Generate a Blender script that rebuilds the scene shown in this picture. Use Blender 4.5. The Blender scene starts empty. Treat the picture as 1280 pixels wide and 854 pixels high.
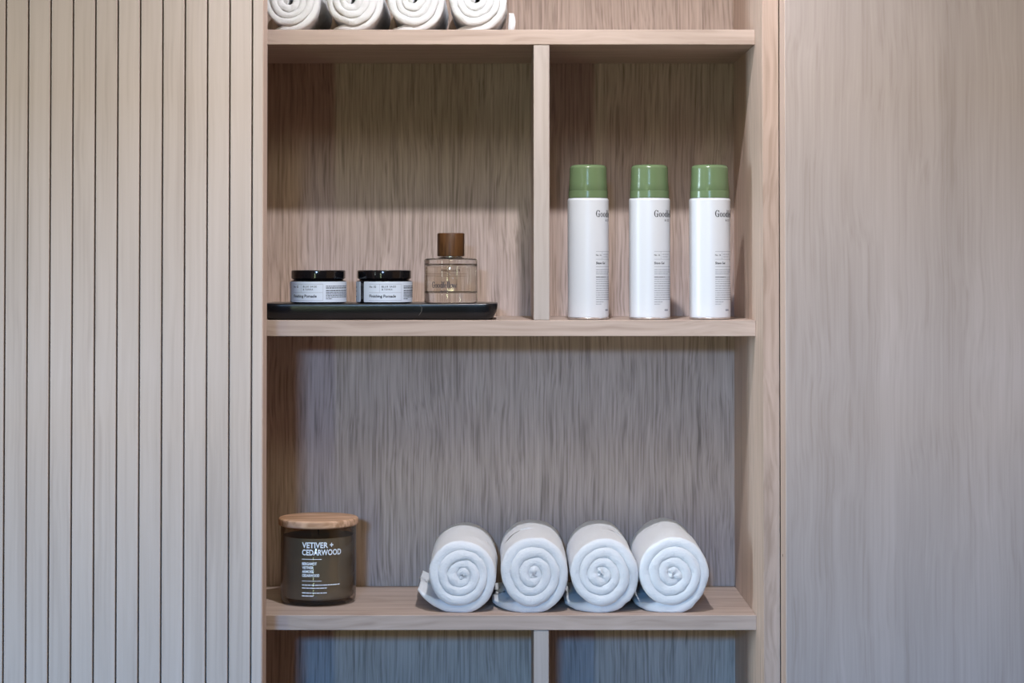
import bpy, bmesh, math, random
from mathutils import Vector, noise
random.seed(4)
PI = math.pi
C = bpy.context.collection
EYE = 1.60                      # height of the camera above the floor (m)
# all helper coordinates are millimetres: x right, y away from the camera, h above eye level
def W(x, y, h): return Vector((x/1000, y/1000, EYE + h/1000))

# ------------------------------------------------------------------ materials
def new_mat(name):
    m = bpy.data.materials.new(name); m.use_nodes = True
    nt = m.node_tree; b = nt.nodes['Principled BSDF']
    return m, nt, b
def N(nt, typ, **kw):
    n = nt.nodes.new(typ)
    for k, v in kw.items():
        if k in ('operation', 'blend_type', 'data_type', 'wave_type', 'noise_dimensions', 'interpolation', 'bands_direction'): setattr(n, k, v)
        else: n.inputs[k].default_value = v
    return n
def plain(name, col, rough=.5, **kw):
    m, nt, b = new_mat(name)
    b.inputs['Base Color'].default_value = (*col, 1); b.inputs['Roughness'].default_value = rough
    for k, v in kw.items(): b.inputs[k.replace('_', ' ')].default_value = v
    return m
def ramp(nt, stops):
    r = nt.nodes.new('ShaderNodeValToRGB'); e = r.color_ramp.elements
    while len(e) > 1: e.remove(e[-1])
    e[0].position, e[0].color = stops[0][0], (*stops[0][1], 1)
    for p, c in stops[1:]:
        q = e.new(p); q.color = (*c, 1)
    return r
def wood(name, light, mid, dark, grain='Z', pitch=4.0, stretch=40, contrast=1.0, wave=6.0, figure=.25, bump=.25, rough=.55, mottle=.1):
    """straight-grained veneer; pitch = mm between pores across the grain, stretch = how long the pores are"""
    m, nt, b = new_mat(name); L = nt.links.new
    tc = nt.nodes.new('ShaderNodeTexCoord')
    sep = nt.nodes.new('ShaderNodeSeparateXYZ'); L(tc.outputs['Object'], sep.inputs[0])
    ax = {'X': 0, 'Y': 1, 'Z': 2}[grain]
    other = [i for i in range(3) if i != ax]
    # slow sideways wander of the grain
    mp = nt.nodes.new('ShaderNodeMapping'); s = [9, 9, 9]; s[ax] = 5.0; mp.inputs['Scale'].default_value = s
    L(tc.outputs['Object'], mp.inputs[0])
    wn = N(nt, 'ShaderNodeTexNoise', Scale=1.0, Detail=2.0, Roughness=.5); L(mp.outputs[0], wn.inputs['Vector'])
    wsub = N(nt, 'ShaderNodeMath', operation='SUBTRACT'); L(wn.outputs['Fac'], wsub.inputs[0]); wsub.inputs[1].default_value = .5
    wm = N(nt, 'ShaderNodeMath', operation='MULTIPLY'); L(wsub.outputs[0], wm.inputs[0]); wm.inputs[1].default_value = wave*.012
    com = nt.nodes.new('ShaderNodeCombineXYZ')
    for i in range(3):
        if i == ax: L(sep.outputs[i], com.inputs[i])
        else:
            a = N(nt, 'ShaderNodeMath', operation='ADD'); L(sep.outputs[i], a.inputs[0]); L(wm.outputs[0], a.inputs[1]); L(a.outputs[0], com.inputs[i])
    def layer(pitch_mm, st, det, rgh):
        mp2 = nt.nodes.new('ShaderNodeMapping'); k = 1000/pitch_mm; s = [k, k, k]; s[ax] = k/st
        mp2.inputs['Scale'].default_value = s; L(com.outputs[0], mp2.inputs[0])
        n = N(nt, 'ShaderNodeTexNoise', Scale=1.0, Detail=det, Roughness=rgh); L(mp2.outputs[0], n.inputs['Vector'])
        return n
    n1 = layer(pitch, stretch, 2.5, .55)
    n2 = layer(pitch*9, 14, 3.0, .55)
    a = N(nt, 'ShaderNodeMath', operation='SUBTRACT'); L(n1.outputs['Fac'], a.inputs[0]); a.inputs[1].default_value = .5
    a2 = N(nt, 'ShaderNodeMath', operation='MULTIPLY'); L(a.outputs[0], a2.inputs[0]); a2.inputs[1].default_value = 1.9*contrast
    f = N(nt, 'ShaderNodeMath', operation='SUBTRACT'); L(n2.outputs['Fac'], f.inputs[0]); f.inputs[1].default_value = .5
    f2 = N(nt, 'ShaderNodeMath', operation='MULTIPLY_ADD'); L(f.outputs[0], f2.inputs[0]); f2.inputs[1].default_value = figure*2; L(a2.outputs[0], f2.inputs[2])
    f3 = N(nt, 'ShaderNodeMath', operation='ADD'); L(f2.outputs[0], f3.inputs[0]); f3.inputs[1].default_value = .5
    r = ramp(nt, [(0.12, dark), (0.46, mid), (0.85, light)]); L(f3.outputs[0], r.inputs[0])
    # broad, uneven tone of the veneer
    mp3 = nt.nodes.new('ShaderNodeMapping'); s = [14, 14, 14]; s[ax] = 1.6; mp3.inputs['Scale'].default_value = s; L(tc.outputs['Object'], mp3.inputs[0])
    n3 = N(nt, 'ShaderNodeTexNoise', Scale=1.0, Detail=3.0); L(mp3.outputs[0], n3.inputs['Vector'])
    mr = nt.nodes.new('ShaderNodeMapRange'); L(n3.outputs['Fac'], mr.inputs[0]); mr.inputs[1].default_value = .3; mr.inputs[2].default_value = .7
    mr.inputs[3].default_value = 1-mottle; mr.inputs[4].default_value = 1+mottle
    mx = nt.nodes.new('ShaderNodeVectorMath'); mx.operation = 'SCALE'; L(r.outputs[0], mx.inputs[0]); L(mr.outputs[0], mx.inputs['Scale'])
    L(mx.outputs[0], b.inputs['Base Color'])
    b.inputs['Roughness'].default_value = rough
    b.inputs['Specular IOR Level'].default_value = .3
    if bump:
        bp = nt.nodes.new('ShaderNodeBump'); bp.inputs['Strength'].default_value = bump; bp.inputs['Distance'].default_value = .0006
        L(f3.outputs[0], bp.inputs['Height']); L(bp.outputs[0], b.inputs['Normal'])
    return m

M = {}
M['back'] = wood('wire_brushed_oak', (0.613, 0.488, 0.435), (0.471, 0.363, 0.315), (0.235, 0.175, 0.145), 'Z', 2.8, 34, .72, 1.4, .06, .2, mottle=.05)
M['side'] = wood('oak_side', (0.676, 0.525, 0.445), (0.585, 0.451, 0.373), (0.447, 0.333, 0.263), 'Z', 6, 45, .8, 3, .25, .08, mottle=.08)
M['front'] = wood('oak_side_dimmed', (0.504, 0.381, 0.328), (0.436, 0.327, 0.275), (0.334, 0.241, 0.194), 'Z', 6, 45, .8, 3, .25, .08, mottle=.08)  # darker copy of the side oak: shading of the front put into the colour
M['shelf'] = wood('oak_shelf', (0.526, 0.415, 0.366), (0.460, 0.359, 0.310), (0.353, 0.262, 0.223), 'X', 7, 30, .8, 3, .35, .08, mottle=.06)
M['divider'] = wood('oak_divider', (0.507, 0.445, 0.425), (0.452, 0.393, 0.367), (0.373, 0.305, 0.280), 'Z', 7, 40, .7, 2, .25, .05, mottle=.06)
M['slat'] = wood('pale_oak_slat', (0.596, 0.512, 0.483), (0.536, 0.456, 0.423), (0.427, 0.354, 0.325), 'Z', 4.5, 60, .45, 1, .35, .04, mottle=.05, rough=.6)
M['panel'] = wood('pale_oak_panel', (0.462, 0.399, 0.387), (0.409, 0.349, 0.333), (0.327, 0.269, 0.248), 'Z', 3.4, 70, .5, 1.6, .3, .03, mottle=.07, rough=.6)
M['edge'] = wood('oak_edging', (0.614, 0.481, 0.424), (0.542, 0.417, 0.357), (0.430, 0.321, 0.268), 'Z', 7, 50, .6, 2, .2, .05)
M['lidwood'] = wood('turned_pine', (.80, .52, .36), (.70, .44, .29), (.46, .26, .15), 'X', 9, 9, 1.0, 10, .6, .1, rough=.5)
M['capwood'] = wood('walnut', (.115, .050, .018), (.080, .034, .012), (.040, .016, .006), 'Z', 3.0, 12, .9, 3, .35, .1, rough=.45)
M['white'] = plain('white_enamel', (.68, .70, .76), .32)
M['green'] = plain('sage_green_plastic', (.14, .205, .105), .22)
M['steel'] = plain('tinplate', (.75, .76, .78), .22, Metallic=1.0)
M['black'] = plain('black_gloss', (.006, .006, .008), .12)
M['label'] = plain('paper_label', (.62, .68, .80), .6)
M['ink'] = plain('dark_ink', (.035, .035, .05), .6)
M['grayink'] = plain('grey_ink', (.30, .32, .38), .6)
M['inkwhite'] = plain('white_print', (.78, .84, .92), .6)
M['brownink'] = plain('brown_print', (.16, .08, .04), .6)
M['wax'] = plain('wax', (.41, .385, .345), .6)

def towel_mat():
    m, nt, b = new_mat('white_terry'); L = nt.links.new
    b.inputs['Base Color'].default_value = (.85, .865, .91, 1); b.inputs['Roughness'].default_value = .95
    b.inputs['Specular IOR Level'].default_value = .1
    b.inputs['Sheen Weight'].default_value = .25
    b.inputs['Subsurface Weight'].default_value = .35; b.inputs['Subsurface Radius'].default_value = (1, 1, 1); b.inputs['Subsurface Scale'].default_value = .004
    tc = nt.nodes.new('ShaderNodeTexCoord')
    n = N(nt, 'ShaderNodeTexNoise', Scale=520.0, Detail=4.0, Roughness=.75); L(tc.outputs['Object'], n.inputs['Vector'])
    bp = nt.nodes.new('ShaderNodeBump'); bp.inputs['Strength'].default_value = .8; bp.inputs['Distance'].default_value = .0018
    L(n.outputs['Fac'], bp.inputs['Height']); L(bp.outputs[0], b.inputs['Normal'])
    return m
M['towel'] = towel_mat()
def glass(name, col, ior, rough=0.0):
    m, nt, b = new_mat(name)
    b.inputs['Base Color'].default_value = (*col, 1); b.inputs['Transmission Weight'].default_value = 1
    b.inputs['IOR'].default_value = ior; b.inputs['Roughness'].default_value = rough
    return m
M['glass'] = glass('clear_glass', (.97, .98, .98), 1.47)
M['perfume'] = glass('pale_liquid', (.97, .92, .85), 1.36)
def thin_glass(name, tint):
    m = bpy.data.materials.new(name); m.use_nodes = True; nt = m.node_tree; nt.nodes.clear(); L = nt.links.new
    out = nt.nodes.new('ShaderNodeOutputMaterial'); mix = nt.nodes.new('ShaderNodeMixShader'); t = nt.nodes.new('ShaderNodeBsdfTransparent'); g = nt.nodes.new('ShaderNodeBsdfGlossy')
    lw = nt.nodes.new('ShaderNodeLayerWeight'); lw.inputs[0].default_value = .5
    pw = N(nt, 'ShaderNodeMath', operation='POWER'); L(lw.outputs['Facing'], pw.inputs[0]); pw.inputs[1].default_value = 5
    fr = N(nt, 'ShaderNodeMath', operation='MULTIPLY_ADD'); L(pw.outputs[0], fr.inputs[0]); fr.inputs[1].default_value = .8; fr.inputs[2].default_value = .04
    edge = ramp(nt, [(0, tint), (.55, tint), (.85, tuple(c*.45 for c in tint)), (1, tuple(c*.15 for c in tint))]); L(lw.outputs['Facing'], edge.inputs[0]); L(edge.outputs[0], t.inputs[0])
    g.inputs[0].default_value = (1, 1, 1, 1); g.inputs['Roughness'].default_value = .035
    L(fr.outputs[0], mix.inputs[0]); L(t.outputs[0], mix.inputs[1]); L(g.outputs[0], mix.inputs[2]); L(mix.outputs[0], out.inputs[0])
    return m
M['smoke'] = thin_glass('smoked_brown_glass', (.77, .725, .67))
def tray_mat():
    m, nt, b = new_mat('black_marble'); L = nt.links.new
    tc = nt.nodes.new('ShaderNodeTexCoord')
    n = N(nt, 'ShaderNodeTexNoise', Scale=14.0, Detail=4.0, Distortion=1.2); L(tc.outputs['Object'], n.inputs['Vector'])
    r = ramp(nt, [(0, (.003, .0035, .005)), (.55, (.005, .007, .011)), (.8, (.014, .018, .027))]); L(n.outputs['Fac'], r.inputs[0])
    L(r.outputs[0], b.inputs['Base Color']); b.inputs['Roughness'].default_value = .28
    return m
M['tray'] = tray_mat()
M['vein'] = plain('pale_vein', (.16, .15, .14), .4)
M['plaster'] = plain('plaster', (.30, .28, .25), .9)
M['floor'] = wood('oak_floor', (.20, .15, .11), (.16, .12, .085), (.10, .07, .05), 'Y', 8, 40, .7, 3, .3, 0)

# ------------------------------------------------------------------ objects
def thing(name, label, cat, x, y, h, group=None):
    o = bpy.data.objects.new(name, None); C.objects.link(o); o.location = W(x, y, h)
    o.empty_display_size = .02
    o['label'] = label; o['category'] = cat
    if group: o['group'] = group
    return o
def obj(name, verts, faces, m, parent=None, smooth=False, autos=None):
    """verts in millimetres (x, y, h) in world space"""
    me = bpy.data.meshes.new(name)
    base = Vector((0, 0, 0)); p = parent
    while p is not None: base = base + p.location; p = p.parent
    me.from_pydata([W(*v) - base for v in verts], [], faces)
    me.materials.append(m)
    bm = bmesh.new(); bm.from_mesh(me); bmesh.ops.recalc_face_normals(bm, faces=bm.faces)
    if smooth:
        for f in bm.faces: f.smooth = True
        if autos is not None:
            for e in bm.edges:
                if len(e.link_faces) == 2 and e.calc_face_angle(0) > math.radians(autos): e.smooth = False
    bm.to_mesh(me); bm.free(); me.update()
    o = bpy.data.objects.new(name, me); C.objects.link(o)
    if parent is not None: o.parent = parent
    return o
def box(x0, x1, y0, y1, h0, h1, bev=0.8):
    """a board with eased edges, as (verts, faces)"""
    bm = bmesh.new()
    bmesh.ops.create_cube(bm, size=1)
    for v in bm.verts:
        v.co = Vector((x0 + (v.co.x+.5)*(x1-x0), y0 + (v.co.y+.5)*(y1-y0), h0 + (v.co.z+.5)*(h1-h0)))
    if bev: bmesh.ops.bevel(bm, geom=list(bm.edges), offset=bev, segments=2, affect='EDGES', profile=.5)
    bm.verts.index_update()
    r = ([tuple(v.co) for v in bm.verts], [[v.index for v in f.verts] for f in bm.faces]); bm.free()
    return r
def board(name, dims, m, parent, bev=.8): return obj(name, *box(*dims, bev=bev), m, parent)
def lathe(cx, cy, prof, seg=96, close=True):
    """prof: list of (r, h); ends with r == 0 close into a cap"""
    V, F, rings = [], [], []
    for r, h in prof:
        if r <= 1e-6: rings.append([len(V)]); V.append((cx, cy, h))
        else:
            rings.append(list(range(len(V), len(V)+seg)))
            for k in range(seg):
                a = 2*PI*k/seg; V.append((cx + r*math.cos(a), cy + r*math.sin(a), h))
    for A, B in zip(rings, rings[1:]):
        for k in range(seg):
            k2 = (k+1) % seg
            if len(A) == 1 and len(B) == 1: continue
            if len(A) == 1: F.append([A[0], B[k], B[k2]])
            elif len(B) == 1: F.append([A[k], B[0], A[k2]])
            else: F.append([A[k], B[k], B[k2], A[k2]])
    return V, F
def arc(r0, h0, r1, h1, n=5, bulge='out'):
    """quarter-round between two profile points, tangent to the vertical at p0 and to the horizontal at p1"""
    out = []
    for i in range(n+1):
        a = PI/2*i/n
        out.append((r1 + (r0-r1)*math.cos(a), h0 + (h1-h0)*math.sin(a)) if bulge == 'out' else (r0 + (r1-r0)*math.sin(a), h1 + (h0-h1)*math.cos(a)))
    return out
def merge(parts):
    V, F = [], []
    for v, f in parts:
        n = len(V); V += v; F += [[i+n for i in q] for q in f]
    return V, F

# ------------------------------------------------------------------ print (2-D shapes in mm, later wrapped on a cylinder)
def flat_text(s, size, x, z, spacing=1.0, xs=1.0, offset=0.0, align='LEFT'):
    cu = bpy.data.curves.new('t', 'FONT'); cu.body = s; cu.size = size; cu.space_character = spacing; cu.offset = offset
    cu.align_x = align; cu.resolution_u = 3; cu.fill_mode = 'FRONT'
    o = bpy.data.objects.new('t', cu); C.objects.link(o)
    dg = bpy.context.evaluated_depsgraph_get(); dg.update()
    me = o.evaluated_get(dg).to_mesh()
    V = [(x + v.co.x*xs, z + v.co.y) for v in me.vertices]; F = [list(p.vertices) for p in me.polygons]
    o.evaluated_get(dg).to_mesh_clear()
    bpy.data.objects.remove(o); bpy.data.curves.remove(cu)
    return V, F
def fit(s, size, x, z, width, spacing=1.0, offset=0.0):
    """one line of text starting exactly at x and exactly `width` long"""
    V, F = flat_text(s, size, 0, z, spacing, 1.0, offset)
    a = min(v[0] for v in V); b = max(v[0] for v in V); k = width/(b-a)
    return [(x + (v[0]-a)*k, v[1]) for v in V], F
def squeeze(pieces, x, width):
    a = min(v[0] for V, F in pieces for v in V); b = max(v[0] for V, F in pieces for v in V); k = width/(b-a)
    return [([(x + (v[0]-a)*k, v[1]) for v in V], F) for V, F in pieces]
def bar(x0, x1, z0, z1):
    n = max(1, int(abs(x1-x0)/1.5)+1); V, F = [], []
    for i in range(n+1):
        x = x0 + (x1-x0)*i/n; V += [(x, z0), (x, z1)]
    for i in range(n): F.append([2*i, 2*i+2, 2*i+3, 2*i+1])
    return V, F
def dashes(x0, x1, z, th, rnd, wmin=1.2, wmax=4.5, gap=.5):
    out = []; x = x0
    while x < x1 - .3:
        w = rnd.uniform(wmin, wmax); out.append(bar(x, min(x+w, x1), z, z+th)); x += w + gap
    return out
def ring(cx, cz, rx, rz, ix, iz, a0=0, a1=360, n=22):
    V, F = [], []
    for i in range(n+1):
        a = math.radians(a0 + (a1-a0)*i/n)
        V += [(cx + rx*math.cos(a), cz + rz*math.sin(a)), (cx + ix*math.cos(a), cz + iz*math.sin(a))]
    for i in range(n): F.append([2*i, 2*i+2, 2*i+3, 2*i+1])
    return V, F
def strok(x0, z0, x1, z1, w):
    return [(x0-w/2, z0), (x0+w/2, z0), (x1+w/2, z1), (x1-w/2, z1)], [[0, 1, 2, 3]]
def didone(word, x, z, H, track=.0, bold=1.0):
    """high-contrast serif lettering: cap height H, thick stems and hairline joins"""
    xh = H*.62; st = H*.14*bold; hl = H*.055*bold; P = []
    for ch in word:
        if ch == 'G':
            w = H*.78; P.append(ring(x+w/2, z+H/2, w/2, H*.52, w/2-st*1.1, H*.52-hl, 40, 325))
            P.append(bar(x+w*.80-st*.55, x+w*.80+st*.55, z, z+H*.46)); P.append(bar(x+w*.52, x+w*1.05, z+H*.43, z+H*.43+hl))
            P.append(bar(x+w*.86, x+w*.86+hl*1.4, z+H*.66, z+H*.98)); x += w*1.1
        elif ch == 'o':
            w = xh*.92; P.append(ring(x+w/2, z+xh/2, w/2, xh*.52, w/2-st*.95, xh*.52-hl)); x += w*1.06
        elif ch == 'e':
            w = xh*.84; P.append(ring(x+w/2, z+xh/2, w/2, xh*.52, w/2-st*.95, xh*.52-hl, 0, 318)); P.append(bar(x+st*.6, x+w-.02, z+xh*.5, z+xh*.5+hl)); x += w*1.06
        elif ch == 'd':
            w = xh*.95; P.append(ring(x+w*.44, z+xh/2, w*.44, xh*.52, w*.44-st*.95, xh*.52-hl))
            P.append(bar(x+w-st*1.05, x+w-st*.05, z, z+H*1.04)); P.append(bar(x+w-st*1.9, x+w-st*.5, z+H*1.0, z+H*1.04)); P.append(bar(x+w-st, x+w+st*.6, z, z+hl)); x += w*1.13
        elif ch == 'f':
            w = xh*.52; P.append(bar(x+w*.28, x+w*.28+st, z, z+H*.86)); P.append(ring(x+w*.28+H*.17, z+H*.84, H*.17, H*.2, H*.17-st*.7, H*.2-hl*1.4, 20, 180, 10))
            P.append(bar(x, x+w*.95, z+xh-hl, z+xh)); P.append(bar(x+w*.05, x+w*.85, z, z+hl)); x += w*1.02
        elif ch == 'l':
            w = xh*.56; P.append(bar(x+w*.28, x+w*.28+st, z, z+H*1.04)); P.append(bar(x+w*.02, x+w*.85, z, z+hl)); P.append(bar(x+w*.02, x+w*.4, z+H*1.0, z+H*1.04)); x += w
        elif ch == 'w':
            w = xh*1.3
            for i, (a, b_) in enumerate([(0, .28), (.55, .28), (.5, .78), (1.0, .78)]):
                P.append(strok(x+w*b_, z, x+w*a, z+xh, st if i in (0, 2) else hl*1.3))
            P.append(bar(x-w*.1, x+w*.16, z+xh-hl, z+xh)); P.append(bar(x+w*.4, x+w*.62, z+xh-hl, z+xh)); P.append(bar(x+w*.86, x+w*1.08, z+xh-hl, z+xh)); x += w*1.1
        x += track*H
    return P
def wrap(name, pieces, cx, cy, R, m, parent, hoff=0, lift=.15, ang0=0.0):
    """bend flat print onto the front of an upright cylinder; x = arc length from the point facing the camera"""
    V2, F = merge(pieces)
    V = []
    for x, z in V2:
        a = x/R + ang0; V.append((cx + (R+lift)*math.sin(a), cy - (R+lift)*math.cos(a), z+hoff))
    return obj(name, V, F, m, parent)
def sleeve(cx, cy, R, h0, h1, a0, a1, th=.25, corner=1.5, n=90):
    """curved paper label with rounded corners"""
    V, F = [], []
    aa = [a0 + (a1-a0)*i/n for i in range(n+1)]
    # finer steps near both ends for the rounded corners
    cr = corner/R
    ends = [cr*(1-math.cos(PI/2*i/5)) for i in range(6)]
    aa = sorted(set([a0+e for e in ends] + [a1-e for e in ends] + [a for a in aa if a0+cr < a < a1-cr]))
    for a in aa:
        d = min(a-a0, a1-a); inset = 0 if d >= cr else corner*(1-math.sqrt(max(0, 1-(1-d/cr)**2)))
        for rr in (R+th, R):
            for hh in (h0+inset, h1-inset): V.append((cx + rr*math.sin(a), cy - rr*math.cos(a), hh))
    for i in range(len(aa)-1):
        p, q = 4*i, 4*i+4
        F += [[p, q, q+1, p+1], [p+2, p+3, q+3, q+2], [p+1, q+1, q+3, p+3], [p, p+2, q+2, q]]
    e = 4*(len(aa)-1); F += [[0, 1, 3, 2], [e, e+2, e+3, e+1]]
    return V, F

# ================================================================== THE BUILT-IN
YF, YS, YB = 2429, 2500, 2731            # cabinet face, shelf fronts, back panel
XR, XL = 318.4, -430.0                   # inner faces of the side panels
SH = [(281.8, 300.6), (-83.4, -63.4), (-449.2, -430.6)]
TOP, BOT = 660.0, -820.0
cab = thing('shelf_unit', 'built-in oak open shelf unit between the slatted door and the plain panel', 'shelf unit', 0, YB, -EYE*1000)
board('back_panel', (XL-20, XR+20, YB, YB+18, BOT, TOP), M['back'], cab, .2)
sp = board('side_panel', (XR, 338.0, YF+1.2, YB, -EYE*1000, TOP), M['side'], cab, .1)
board('dimmed_front_face', (XR, 338.0, YF, YF+1.2, -EYE*1000, TOP), M['front'], sp, .4)  # thin added skin in the dimmed oak, tones down the bright front face
board('side_panel', (XL-20, XL, YF, YB, -EYE*1000, TOP), M['side'], cab, .8)
board('top_panel', (XL, XR, YF+2, YB, TOP-22, TOP), M['shelf'], cab, .6)
board('base_panel', (XL, XR, YF+2, YB, BOT, BOT+22), M['shelf'], cab, .6)
for a, b in SH: board('shelf', (XL, XR, YS, YB, a, b), M['shelf'], cab, .7)
board('divider', (41.0, 61.0, YS+1, YB, SH[1][1], SH[0][0]-.3), M['divider'], cab, 1.1)
board('divider', (41.0, 60.0, YS+1, YB, BOT+22, SH[2][0]-.3), M['divider'], cab, 1.1)

# sliding door faced with upright slats
Y0, Y1 = 2385.0, 2426.0
dl = thing('slatted_door', 'pale oak sliding door with narrow vertical slats, left of the open shelves', 'door', -790, 2400, -EYE*1000)
xr = -284.4; pitch = 26.75; g0 = -297.0
prof = [(xr, Y1), (xr, Y0+.6), (xr-.6, Y0)]
x = g0
while x > -1290:
    for dx, yy in ((1.05+.5, 0), (1.05, .5), (1.05, 11), (-1.05, 11), (-1.05, .5), (-1.05-.5, 0)): prof.append((x+dx, Y0+yy))
    x -= pitch
xl = x + pitch - 24; prof += [(xl, Y0), (xl, Y1)]
hb, ht = -EYE*1000+8, 760
def slat_face():
    V, F = [], []
    for (x, y) in prof: V += [(x, y, hb), (x, y, ht)]
    n = len(prof)
    for i in range(n): j = (i+1) % n; F.append([2*i, 2*j, 2*j+1, 2*i+1])
    F.append([2*i for i in range(n)]); F.append([2*i+1 for i in range(n)])
    return V, F
obj('slat_panel', *slat_face(), M['slat'], dl)
board('edge_band', (xr, xr+.8, Y0+.8, Y1, hb, ht), M['edge'], dl, 0)
# plain sliding door on the right
dr = thing('flat_door', 'plain oak veneered door panel with fine vertical grain, right of the shelves', 'door', 850, 2400, -EYE*1000)
board('door_leaf', (339.4, 1400, Y0, Y1, hb, ht), M['panel'], dr, .8)
eb = board('edge_band', (338.6, 339.4, Y0+.8, Y1, hb, ht), M['edge'], dr, 0)
V, F = lathe(0, 0, [(0, 0), (.9, 0), (.9, .3), (0, .5)], 16)
kn = obj('knot', [(338.5 - z, 2408 + x, -343 + y*1.9) for x, y, z in V], F, M['brownink'], dr); kn['label'] = 'small dark knot in the edge band'

# ================================================================== ROLLED TOWELS
def towel(name, label, group, cx, yf, hb_, a, b, length, seed, tail=26, tip_lift=2.0, turns=3.9, t=10.4, kr=.14, yaw=0.0, flap=False):
    R = 45.0; rnd = random.Random(seed)
    sx, sz = a/R, b/R
    # centre line in the x-z plane (roll seated on h = 0): tail tip -> underside -> up the right side -> inwards
    pts = []
    nt_ = 10
    for i in range(nt_):
        u = i/nt_; d = tail*(1-u)
        xx = -d; rise = tip_lift*(1-u)**2 + d*d/(2*R)*kr
        pts.append((xx, t/2*(.25+.75*min(1, u*1.5)) + rise, .25+.75*min(1, u*1.5), -d))
    n = int(turns*46); ph_off = rnd.uniform(0, 6)
    for i in range(n+1):
        ph = 2*PI*turns*i/n
        rho = R - t/2 - t*ph/(2*PI)
        wob = 1 + .035*noise.noise(Vector((math.cos(ph)*1.3, math.sin(ph)*1.3, seed*3.1 + ph*.11)))
        wob += .02*math.sin(2*ph+ph_off)*(1-rho/R)
        rho *= wob if ph > .8 else 1
        pts.append((rho*math.sin(ph), R - rho*math.cos(ph), 1.0, ph*rho))
    V, F = [], []
    # pill cross-section: along length out and back, rounded at both folded ends
    nl = 44; pill = []
    hw = .66
    for k in range(9): a_ = PI/2 + PI*k/8; pill.append((math.cos(a_)*hw*t*.62, math.sin(a_)*hw, 0))      # front fold
    for k in range(1, nl): pill.append((length*k/nl, -hw, 1))
    for k in range(9): a_ = -PI/2 + PI*k/8; pill.append((length+math.cos(a_)*hw*t*.95, math.sin(a_)*hw, 2))
    for k in range(nl-1, 0, -1): pill.append((length*k/nl, hw, 3))
    m_ = len(pill)
    cyaw, syaw = math.cos(yaw), math.sin(yaw)
    for i, (px, pz, tw, s) in enumerate(pts):
        q0, q1 = pts[max(0, i-1)], pts[min(len(pts)-1, i+1)]
        tx, tz = q1[0]-q0[0], q1[1]-q0[1]; l = math.hypot(tx, tz) or 1; nx, nz = -tz/l, tx/l
        rr = math.hypot(px, pz-R)/R
        edge = 12*rr**5 + 2.6*noise.noise(Vector((s*.035, seed*7.7, 0))) + 2.0*(1-rr)
        for (yy, off, kind) in pill:
            fr = max(0, 1-yy/length)
            y = yy + (edge if yy < length*.5 else -4*noise.noise(Vector((s*.03, seed, 9))))
            d = off*t*tw
            X = px + nx*d; Z = pz + nz*d
            p = Vector((X, y, Z))
            v = noise.noise_vector(p*.028 + Vector((seed*5, 0, 0)))*1.7 + noise.noise_vector(p*.13 + Vector((seed*5, 3, 0)))*.75 + noise.noise_vector(p*.55)*.34
            X += v.x; y += v.y; Z += v.z
            X *= sx; Z = max(Z*sz, .25)
            xx, yv = X*cyaw + y*syaw, -X*syaw + y*cyaw
            V.append((cx + xx, yf + yv, hb_ + Z))
    for i in range(len(pts)-1):
        for k in range(m_):
            k2 = (k+1) % m_; F.append([i*m_+k, i*m_+k2, (i+1)*m_+k2, (i+1)*m_+k])
    F.append(list(range(m_))); F.append([(len(pts)-1)*m_+k for k in range(m_)])
    if flap:          # a loose corner of the cloth standing up behind the roll
        base = len(V); nn = 10
        for side in (0, 1):
            for i in range(nn+1):
                for j in range(5):
                    u = i/nn; w = j/4
                    X = 39.5 + 1.5*u + side*(3.5+5.5*math.sin(2.5*u+.2))*(1-.3*w); Z = .5 + (1-w*.15)*28*u; Yy = 50 + 70*w
                    V.append((cx + X, yf + Yy, hb_ + Z))
        def gi(s_, i, j): return base + s_*(nn+1)*5 + i*5 + j
        for i in range(nn):
            for j in range(4):
                for s_ in (0, 1): F.append([gi(s_, i, j), gi(s_, i+1, j), gi(s_, i+1, j+1), gi(s_, i, j+1)])
        for i in range(nn):
            for j in (0, 4): F.append([gi(0, i, j), gi(0, i+1, j), gi(1, i+1, j), gi(1, i, j)])
        for j in range(4):
            for i in (0, nn): F.append([gi(0, i, j), gi(0, i, j+1), gi(1, i, j+1), gi(1, i, j)])
    me_parent = None
    me = bpy.data.meshes.new(name); base_ = W(cx, yf+length/2, hb_)
    me.from_pydata([W(*v)-base_ for v in V], [], F); me.materials.append(M['towel'])
    bm = bmesh.new(); bm.from_mesh(me); bmesh.ops.recalc_face_normals(bm, faces=bm.faces)
    for f in bm.faces: f.smooth = True
    bm.to_mesh(me); bm.free()
    o = bpy.data.objects.new(name, me); C.objects.link(o); o.location = base_
    o['label'] = label; o['category'] = 'towel'; o['group'] = group
    return o
low = [(-50.0, 46.0, 47.3, 'white rolled towel nearest the candle on the bottom shelf, loose end flicked up', 11, 54, 4),
       (39.6, 46.2, 49.2, 'second rolled white towel from the candle, its loose end tucked under the first roll', 12, 49, 1),
       (127.0, 45.6, 48.7, 'third rolled white towel from the candle, on the bottom shelf', 13, 45, 1),
       (214.8, 47.2, 49.6, 'rolled white towel at the right end of the bottom shelf row', 17, 42, 1)]
for cx, a, b, lab, sd, tl, lift in low:
    towel('rolled_towel', lab, 'rolled towels on the bottom shelf', cx, 2514, SH[2][1], a, b, 186, sd, tail=tl, tip_lift=lift, kr=.55 if sd == 11 else .12)
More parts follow.
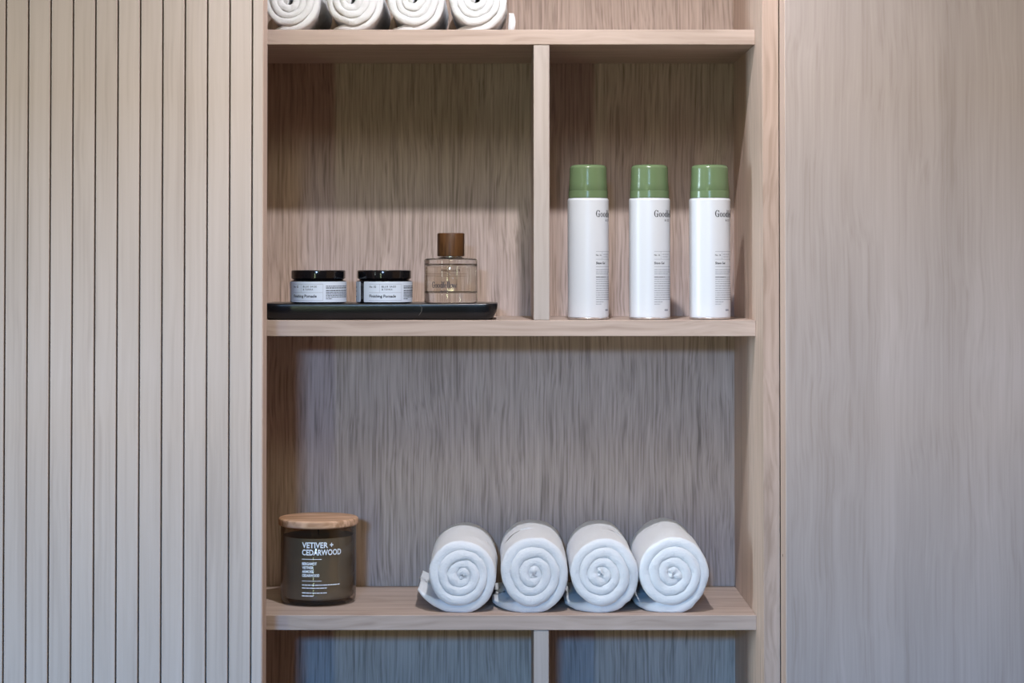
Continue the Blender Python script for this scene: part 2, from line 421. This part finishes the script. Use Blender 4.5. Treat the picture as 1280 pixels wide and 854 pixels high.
top = [(-265.5, 38.2, 40.0, 'rolled white towel on the top shelf, partly hidden by the slatted door', 21, 24),
       (-186.6, 38.2, 40.0, 'second rolled white towel from the slatted door on the top shelf', 22, 30),
       (-108.6, 38.4, 40.5, 'third rolled white towel from the slatted door on the top shelf', 23, 32),
       (-30.4, 38.6, 41.0, 'rolled white towel at the right end of the top shelf row, corner loose', 24, 30)]
for i, (cx, a, b, lab, sd, tl) in enumerate(top):
    towel('rolled_towel', lab, 'rolled towels on the top shelf', cx, 2512, SH[0][1], a, b, 186, sd, tail=tl, tip_lift=1, t=9.2, flap=(i == 3))

# ================================================================== SPRAY CANS
def can(cx, cy, label, rot=0.0):
    hb_ = SH[1][1]+.2; R = 26.2
    t = thing('spray_can', label, 'spray can', cx, cy, hb_, 'white spray cans with green caps')
    body = obj('can_body', *lathe(cx, cy, [(0, hb_+2.2), (R-2.4, hb_+2.2)] + [(R-.6, hb_+2.0), (R-.1, hb_+3.6), (R, hb_+5)] +
               [(R, hb_+150.6)] + arc(R, hb_+150.6, R-2.0, hb_+153.6, 5) + [(R-4, hb_+153.8), (0, hb_+153.8)]), M['white'], t, True, 30)
    obj('base_rim', *lathe(cx, cy, [(R-3, hb_+.3), (R-1.6, hb_), (R-.4, hb_+.6), (R+.25, hb_+1.8), (R-.3, hb_+2.6), (R-3, hb_+2.6), (R-3, hb_+.3)]), M['steel'], t, True, 50)
    r1, r2 = 25.1, 23.6; hc = hb_+153.9
    pf = [(0, hc), (r1-1.2, hc), (r1, hc+.3), (r1, hc+8.6), (r1-.35, hc+9.0), (r1-.15, hc+9.4), (r2+.55, hc+20), (r2+.15, hc+30), (r2, hc+37.2)] + arc(r2, hc+37.2, r2-4.6, hc+42.0, 8)[1:] + [(r2-9, hc+42.5), (0, hc+42.7)]
    obj('cap', *lathe(cx, cy, pf), M['green'], t, True, 35)
    A = math.radians(19.6) + rot; x0 = R*A
    P = squeeze(didone('Goodfellow', x0, 129.6, 8.4, .02, 1.2), x0, 43)
    wrap('brand_print', P, cx, cy, R, M['ink'], t, hb_)
    P = [flat_text('& CO', 3.6, x0 + 15.4, 124.2, 1.2, offset=.06)]
    wrap('brand_suffix_print', P, cx, cy, R, M['ink'], t, hb_)
    P = []; rn = random.Random(5)
    P.append(fit('No. 16', 3.2, x0, 80.4, 7.6, 1.0, .04)); P.append(fit('Shave Gel', 4.0, x0, 70.0, 14.5, 1.0, .10))
    P += dashes(x0, x0+16, 53.4, .8, rn, 3, 8, .4)
    wrap('product_print', P, cx, cy, R, M['ink'], t, hb_)
    G = [bar(x0, x0+30, 85.8, 86.2), bar(x0, x0+30, 76.0, 76.4), bar(x0+9, x0+9.3, 76.2, 86.0), bar(x0, x0+30, 66.6, 67.0)]
    G += dashes(x0+11, x0+24, 82.0, .7, rn) + dashes(x0+11, x0+22, 79.0, .7, rn)
    for z in (62.6, 59.8, 57.4): G += dashes(x0, x0+28-(z == 57.4)*6, z, .75, rn)
    G += dashes(x0+16.5, x0+30, 53.4, .7, rn)
    z = 50.6
    for k in range(12):
        G += dashes(x0, x0 + (8 if k == 11 else 12 if k == 10 else 30), z, .8, rn); z -= 2.85
    G.append(bar(x0+15, x0+22, 10.8, 13.2))
    wrap('fine_print', G, cx, cy, R, M['grayink'], t, hb_)
    return t
can(111.2, 2545.5, 'white spray can with sage green cap, standing nearest the divider')
can(189.3, 2545.5, 'white spray can with sage green cap, middle of the three cans', -.19)
can(266.0, 2545.5, 'white spray can with sage green cap, nearest the right side panel', -.185)

# ================================================================== TRAY
def rrect(w, d, r, n=8):
    out = []
    for sx_, sy_, a0 in ((1, 1, 0), (-1, 1, 90), (-1, -1, 180), (1, -1, 270)):
        for i in range(n+1):
            a = math.radians(a0 + 90*i/n); out.append((sx_*(w/2-r) + r*math.cos(a), sy_*(d/2-r) + r*math.sin(a)))
    return out
TX, TY, TH = -153.0, 2574.0, SH[1][1]+.2
tr = thing('tray', 'black marbled stone tray carrying two jars and a perfume bottle', 'tray', TX, TY, TH)
levels = [(0, -20, 0), (0, -9.0, .2), (.0, -6.2, 2.0), (0, -3.8, 5.5), (0, -1.6, 10.5), (0, -.35, 15.5), (0, 0, 18.6), (0, -.3, 19.9), (0, -1.2, 20.5), (0, -3.0, 20.4), (0, -5.0, 20.1), (0, -30, 20.1)]
V, F = [], []
for k, (_, ins, h) in enumerate(levels):
    V += [(TX+x, TY+y, TH+h) for x, y in rrect(298+2*ins, 132+2*ins, max(6, 17+ins))]
npt = len(rrect(1, 1, .1))
for k in range(len(levels)-1):
    for i in range(npt): j = (i+1) % npt; F.append([k*npt+i, k*npt+j, (k+1)*npt+j, (k+1)*npt+i])
F.append(list(range(npt))); F.append([(len(levels)-1)*npt+i for i in range(npt)])
obj('tray_body', V, F, M['tray'], tr, True, 50)
# pale vein across the front of the tray
V, F = [], []
pr = [(-3.8, 5.5), (-1.6, 10.5), (-.35, 15.5), (0, 18.6)]
vx = [-103.0, -99.5, -98.8, -101.8]
for (ins, h), x in zip(pr, vx):
    for w in (-.28, .28): V.append((x+w, TY-66-ins-.12, TH+h))
for i in range(3): F.append([2*i, 2*i+1, 2*i+3, 2*i+2])
v = obj('vein', V, F, M['vein'], tr); v['label'] = 'thin pale vein in the black stone'
TT = TH + 20.3
# ================================================================== JARS
def jar(cx, cy, label, start):
    t = thing('pomade_jar', label, 'jar', cx, cy, TT, 'pomade jars on the tray'); R = 35.8; h = TT
    obj('jar_body', *lathe(cx, cy, [(0, h+.8), (R-5, h+.8), (R-4, h), (R-1.6, h+.2), (R-.4, h+1.3), (R, h+3), (R, h+26.2)] + arc(R, h+26.2, R-2.4, h+29.0, 5)[1:] + [(R-4, h+29.3), (R-5, h+29.6), (0, h+29.6)]), M['black'], t, True, 40)
    RL = 34.6
    obj('lid', *lathe(cx, cy, [(0, h+29.7), (RL-2.6, h+29.7), (RL-2.2, h+30.6), (RL-.3, h+31.4), (RL, h+32.2), (RL, h+40.6)] + arc(RL, h+40.6, RL-1.2, h+41.9, 4)[1:] + [(0, h+42.0)], 128), M['black'], t, True, 30)
    gap = math.radians(11)
    lb = obj('paper_label', *sleeve(cx, cy, R, h+1.6, h+27.6, start, start+2*PI-gap), M['label'], t, True, 30)
    A = start; R2 = R+.25; P = []; G = []; s = A*R2
    x0 = s+9.2
    P.append(fit('No. 02', 3.5, x0, h+19.9, 9.2, 1.05, .05)); P.append(fit('BLUE SAGE', 3.2, x0+16.5, h+20.2, 18.2, 1.2, .04)); P.append(fit('& TONKA', 3.2, x0+16.5, h+16.6, 13.6, 1.2, .04))
    P.append(fit('Finishing Pomade', 5.0, x0, h+7.6, 34.7, 1.0, .13))
    G += [bar(x0-.5, x0+42.8, h+24.3, h+24.65), bar(x0-.5, x0+42.8, h+13.6, h+13.95), bar(x0-.5, x0+42.8, h+3.6, h+3.95), bar(x0+13.4, x0+13.7, h+13.8, h+24.4), bar(x0+42.6, x0+42.9, h+3.6, h+24.4)]
    rn = random.Random(9)
    for k, z in enumerate((21.4, 19.0, 15.8, 13.8, 11.8, 9.8, 7.8, 5.4)):
        P += dashes(x0+46.5, x0+(55 if k == 7 else 86), h+z, 1.15 if k in (1, 2) else .85, rn, 1.5, 5, .45)
    for z in (20, 15, 8): P += dashes(x0+100, x0+200, h+z, .8, rn, 1.5, 5, .6)
    k = obj('printed_text', *(lambda vf: ([(cx + (R2+.12)*math.sin(x/R2), cy - (R2+.12)*math.cos(x/R2), z) for x, z in vf[0]], vf[1]))(merge(P)), M['ink'], lb)
    obj('printed_rules', *(lambda vf: ([(cx + (R2+.12)*math.sin(x/R2), cy - (R2+.12)*math.cos(x/R2), z) for x, z in vf[0]], vf[1]))(merge(G)), M['grayink'], lb)
    return t
jar(-233.6, 2562, 'round black lidded jar with pale blue label, on the tray beside the slatted door', math.radians(-68))
jar(-149.2, 2562, 'round black lidded jar with pale blue label, between the other jar and the perfume bottle', math.radians(-42.5))

# ================================================================== PERFUME BOTTLE
bx, by, bh, R = -64.2, 2570, TT, 34.2
bt = thing('perfume_bottle', 'round clear glass perfume bottle with dark walnut cap, standing on the black tray', 'bottle', bx, by, bh)
outer = [(0, bh+.6), (R-4, bh+.6), (R-3, bh), (R-1.2, bh+.3), (R-.2, bh+1.4), (R, bh+2.6), (R, bh+54.2)] + arc(R, bh+54.2, R-3.2, bh+57.2, 5)[1:] + [(17, bh+57.9), (14.6, bh+58.6), (13.9, bh+58.9), (13.7, bh+57.0), (10.7, bh+54.8), (6, bh+53.8), (0, bh+53.75)]
inner = [(0, bh+13.2), (R-5, bh+13.2), (R-3.4, bh+13.9), (R-2.8, bh+15.4), (R-2.8, bh+47.4)] + arc(R-2.8, bh+47.4, R-6, bh+50.0, 4)[1:] + [(0, bh+50.2)]
V1, F1 = lathe(bx, by, outer, 128); V2, F2 = lathe(bx, by, inner, 128)
gb = obj('glass_bottle', V1, F1, M['glass'], bt, True, 40)
bm = bmesh.new(); bm.from_mesh(gb.data)          # add the cavity with its surface facing inwards
base = bt.location
vs = [bm.verts.new(W(*v)-base) for v in V2]; fs = [bm.faces.new([vs[i] for i in f]) for f in F2]
bmesh.ops.recalc_face_normals(bm, faces=fs); bmesh.ops.reverse_faces(bm, faces=fs)
for f in fs: f.smooth = True
bm.to_mesh(gb.data); bm.free()
li = [(0, bh+13.15), (R-5, bh+13.15), (R-3.35, bh+13.9), (R-2.75, bh+15.4), (R-2.75, bh+46.8), (0, bh+46.8)]
obj('perfume', *lathe(bx, by, li, 128), M['perfume'], bt, True, 40)
obj('spray_collar', *lathe(bx, by, [(0, bh+53.9), (6, bh+54.0), (10.5, bh+55.0), (13.2, bh+57.0), (13.6, bh+59.0), (13.3, bh+61.4), (13.3, bh+63.8), (11, bh+64.4), (0, bh+64.4)], 64), M['steel'], bt, True, 40)
cr = 17.4; ch = bh+59.8
obj('cap', *lathe(bx, by, [(13.6, ch), (cr-.8, ch), (cr-.2, ch+.4), (cr, ch+1.2), (cr+.15, ch+28.6), (cr-.3, ch+29.4), (cr-1, ch+29.8), (0, ch+29.9), (0, ch+5), (13.6, ch+5), (13.6, ch)], 96), M['capwood'], bt, True, 40)
P = squeeze(didone('Goodfellow', -23.5, 19.6, 7.8, -.015, 1.2), -25.6, 34.2); P.append(flat_text('& CO', 3.6, -12.6, 14.0, 1.2, offset=.08))
wrap('brand_print', P, bx, by, R, M['ink'], bt, bh)
P = [bar(-9, 14, 38.6, 39.1), bar(-9, 14, 35.6, 36.1), flat_text('No. 80', 4.2, -5, 42.2, 1.0, offset=.06)]
V2d, Fb = merge(P)
obj('back_print', [(bx - (R+.15)*math.sin(x/R)*-1*-1, by + (R+.15)*math.cos(x/R), bh+z) for x, z in V2d], Fb, M['brownink'], bt)

# ================================================================== CANDLE
cx, cy, ch, R = -237.0, 2605.5, SH[2][1]+.2, 48.9
cn = thing('scented_candle', 'smoked brown glass candle jar with wooden lid and white lettering', 'candle', cx, cy, ch)
gh = 99.2
V, F = lathe(cx, cy, [(0, ch+.8), (R-9, ch+.8), (R-7, ch), (R-4.5, ch+.2), (R-2, ch+1.6), (R-.6, ch+4), (R, ch+8), (R, ch+gh-1)] + [(R-.6, ch+gh), (R-2.0, ch+gh), (R-2.6, ch+gh-1), (R-2.6, ch+12), (R-4, ch+8), (R-8, ch+6.5), (0, ch+6.5)], 128)
obj('glass_jar', V, F, M['smoke'], cn, True, 50)
obj('wax', *lathe(cx, cy, [(0, ch+6.6), (R-8, ch+6.6), (R-4.1, ch+8.1), (R-2.75, ch+12), (R-2.75, ch+86.6), (R-4, ch+86.0), (0, ch+85.6)], 96), M['wax'], cn, True, 50)
obj('wick', *lathe(cx, cy, [(0, ch+85), (.8, ch+85), (.8, ch+93), (0, ch+93.4)], 12), M['ink'], cn)
RL = 51.6; lh = ch+gh+.1
obj('wooden_lid', *lathe(cx, cy, [(0, lh), (RL-2.6, lh)] + [(RL-2.6*(1-math.sin(a*PI/12)), lh+2.4-2.4*math.cos(a*PI/12)) for a in range(1, 7)] + [(RL, lh+7.2)] + arc(RL, lh+7.2, RL-2.6, lh+9.8, 5)[1:] + [(0, lh+9.9)], 128), M['lidwood'], cn, True, 40)
x0 = -16.8
P = [fit('VETIVER +', 10.0, x0, 75.4, 40.7, 1.0, .26), fit('CEDARWOOD', 10.0, x0, 66.2, 52.0, 1.0, .26), bar(x0, x0+25.6, 60.6, 61.3)]
for i, (s, w_) in enumerate((('BERGAMOT', 19.3), ('VETIVER', 15.3), ('ARMOISE', 15.3), ('CEDARWOOD', 22.6))): P.append(fit(s, 4.7, x0, 53.6-i*4.95, w_, 1.0, .2))
P.append(bar(x0, x0+25.6, 33.0, 33.6)); rn = random.Random(3)
for z_, w_ in ((27.6, 50), (23.8, 32), (17.6, 32), (13.8, 15)): P += dashes(x0, x0+w_, z_, 1.15, rn, 2, 6, .5)
wrap('lettering', P, cx, cy, R, M['inkwhite'], cn, ch)

# ================================================================== ROOM
def struct(name, dims, m):
    o = board(name, dims, m, None, 0); o['kind'] = 'structure'; return o
struct('floor', (-6500, 2600, -820, 2760, -EYE*1000-20, -EYE*1000), M['floor'])
struct('wall_back', (-6500, 2600, 2750, 2850, -EYE*1000, 1300), M['plaster'])
# unseen wall behind the camera; its long slit is added to shape the daylight
SLIT_TOP, SLIT_BOT = 412, 240
V, F = merge([box(-6500, 2600, -920, -820, SLIT_TOP, 1300, 0), box(-6500, 2600, -920, -820, -EYE*1000, SLIT_BOT, 0),
              box(-6500, -2300, -920, -820, SLIT_BOT, SLIT_TOP, 0), box(900, 2600, -920, -820, SLIT_BOT, SLIT_TOP, 0)])
o = obj('wall_light_slit', V, F, M['plaster']); o['kind'] = 'structure'

# ================================================================== LIGHT
def spot(name, x, y, h, power, col, size, blend, r=.012, tilt=0):
    l = bpy.data.lights.new(name, 'SPOT'); l.energy = power; l.color = col; l.spot_size = math.radians(size); l.spot_blend = blend; l.shadow_soft_size = r
    o = bpy.data.objects.new(name, l); C.objects.link(o); o.location = W(x, y, h); o.rotation_euler = (math.radians(tilt), 0, 0); return o
def area(name, x0, x1, y, h0, h1, power, col):
    l = bpy.data.lights.new(name, 'AREA'); l.shape = 'RECTANGLE'; l.size = (x1-x0)/1000; l.size_y = (h1-h0)/1000; l.energy = power; l.color = col
    o = bpy.data.objects.new(name, l); C.objects.link(o); o.location = W((x0+x1)/2, y, (h0+h1)/2); o.rotation_euler = (PI/2, 0, 0); return o
spot('downlight', 80, 1980, 739, 38.0, (.95, .95, 1.0), 150, 1.0, tilt=12)
spot('downlight_far', -50, 1045, 1000, 22.5, (.98, 1, .68), 150, 1.0, r=.2, tilt=20)
area('sky_near_horizon', -750, -320, -4000, 600, 960, 208.0, (.38, .62, 1))
area('sky_above', -750, -320, -4000, 962, 1420, 370.0, (.08, .43, 1))
area('door_gap_daylight', -712, -662, -40, -1500, 60, 5.5, (.80, 1, .60))
area('side_door_daylight', -1985, -1950, 60, -500, 800, 3.0, (.85, 1, .95))
sw = area('side_window_daylight', -5650, -5150, 750, -650, 950, 140.0, (.66, .86, 1)); sw.rotation_euler = (PI/2, 0, math.radians(-72))

w = bpy.data.worlds.new('world'); bpy.context.scene.world = w; w.use_nodes = True
bg = w.node_tree.nodes['Background']; bg.inputs[0].default_value = (1.0, .55, .19, 1); bg.inputs[1].default_value = .31

# ================================================================== CAMERA
cam = bpy.data.cameras.new('camera'); co = bpy.data.objects.new('camera', cam); C.objects.link(co)
co.location = W(0, 0, 0); TILT = 1.17
co.rotation_euler = (math.radians(90+TILT), 0, 0)
cam.sensor_width = 36; cam.sensor_fit = 'HORIZONTAL'; cam.lens = 36*2500/1280
cam.shift_x = (640-626)/1280
cam.shift_y = (337 - 427 - 2500*math.tan(math.radians(TILT)))/1280
cam.clip_start = .05; cam.clip_end = 50
sc = bpy.context.scene; sc.camera = co
sc.view_settings.view_transform = 'Standard'; sc.view_settings.look = 'None'
sc.view_settings.exposure = 0; sc.view_settings.gamma = 1; sc.view_settings.use_curve_mapping = False
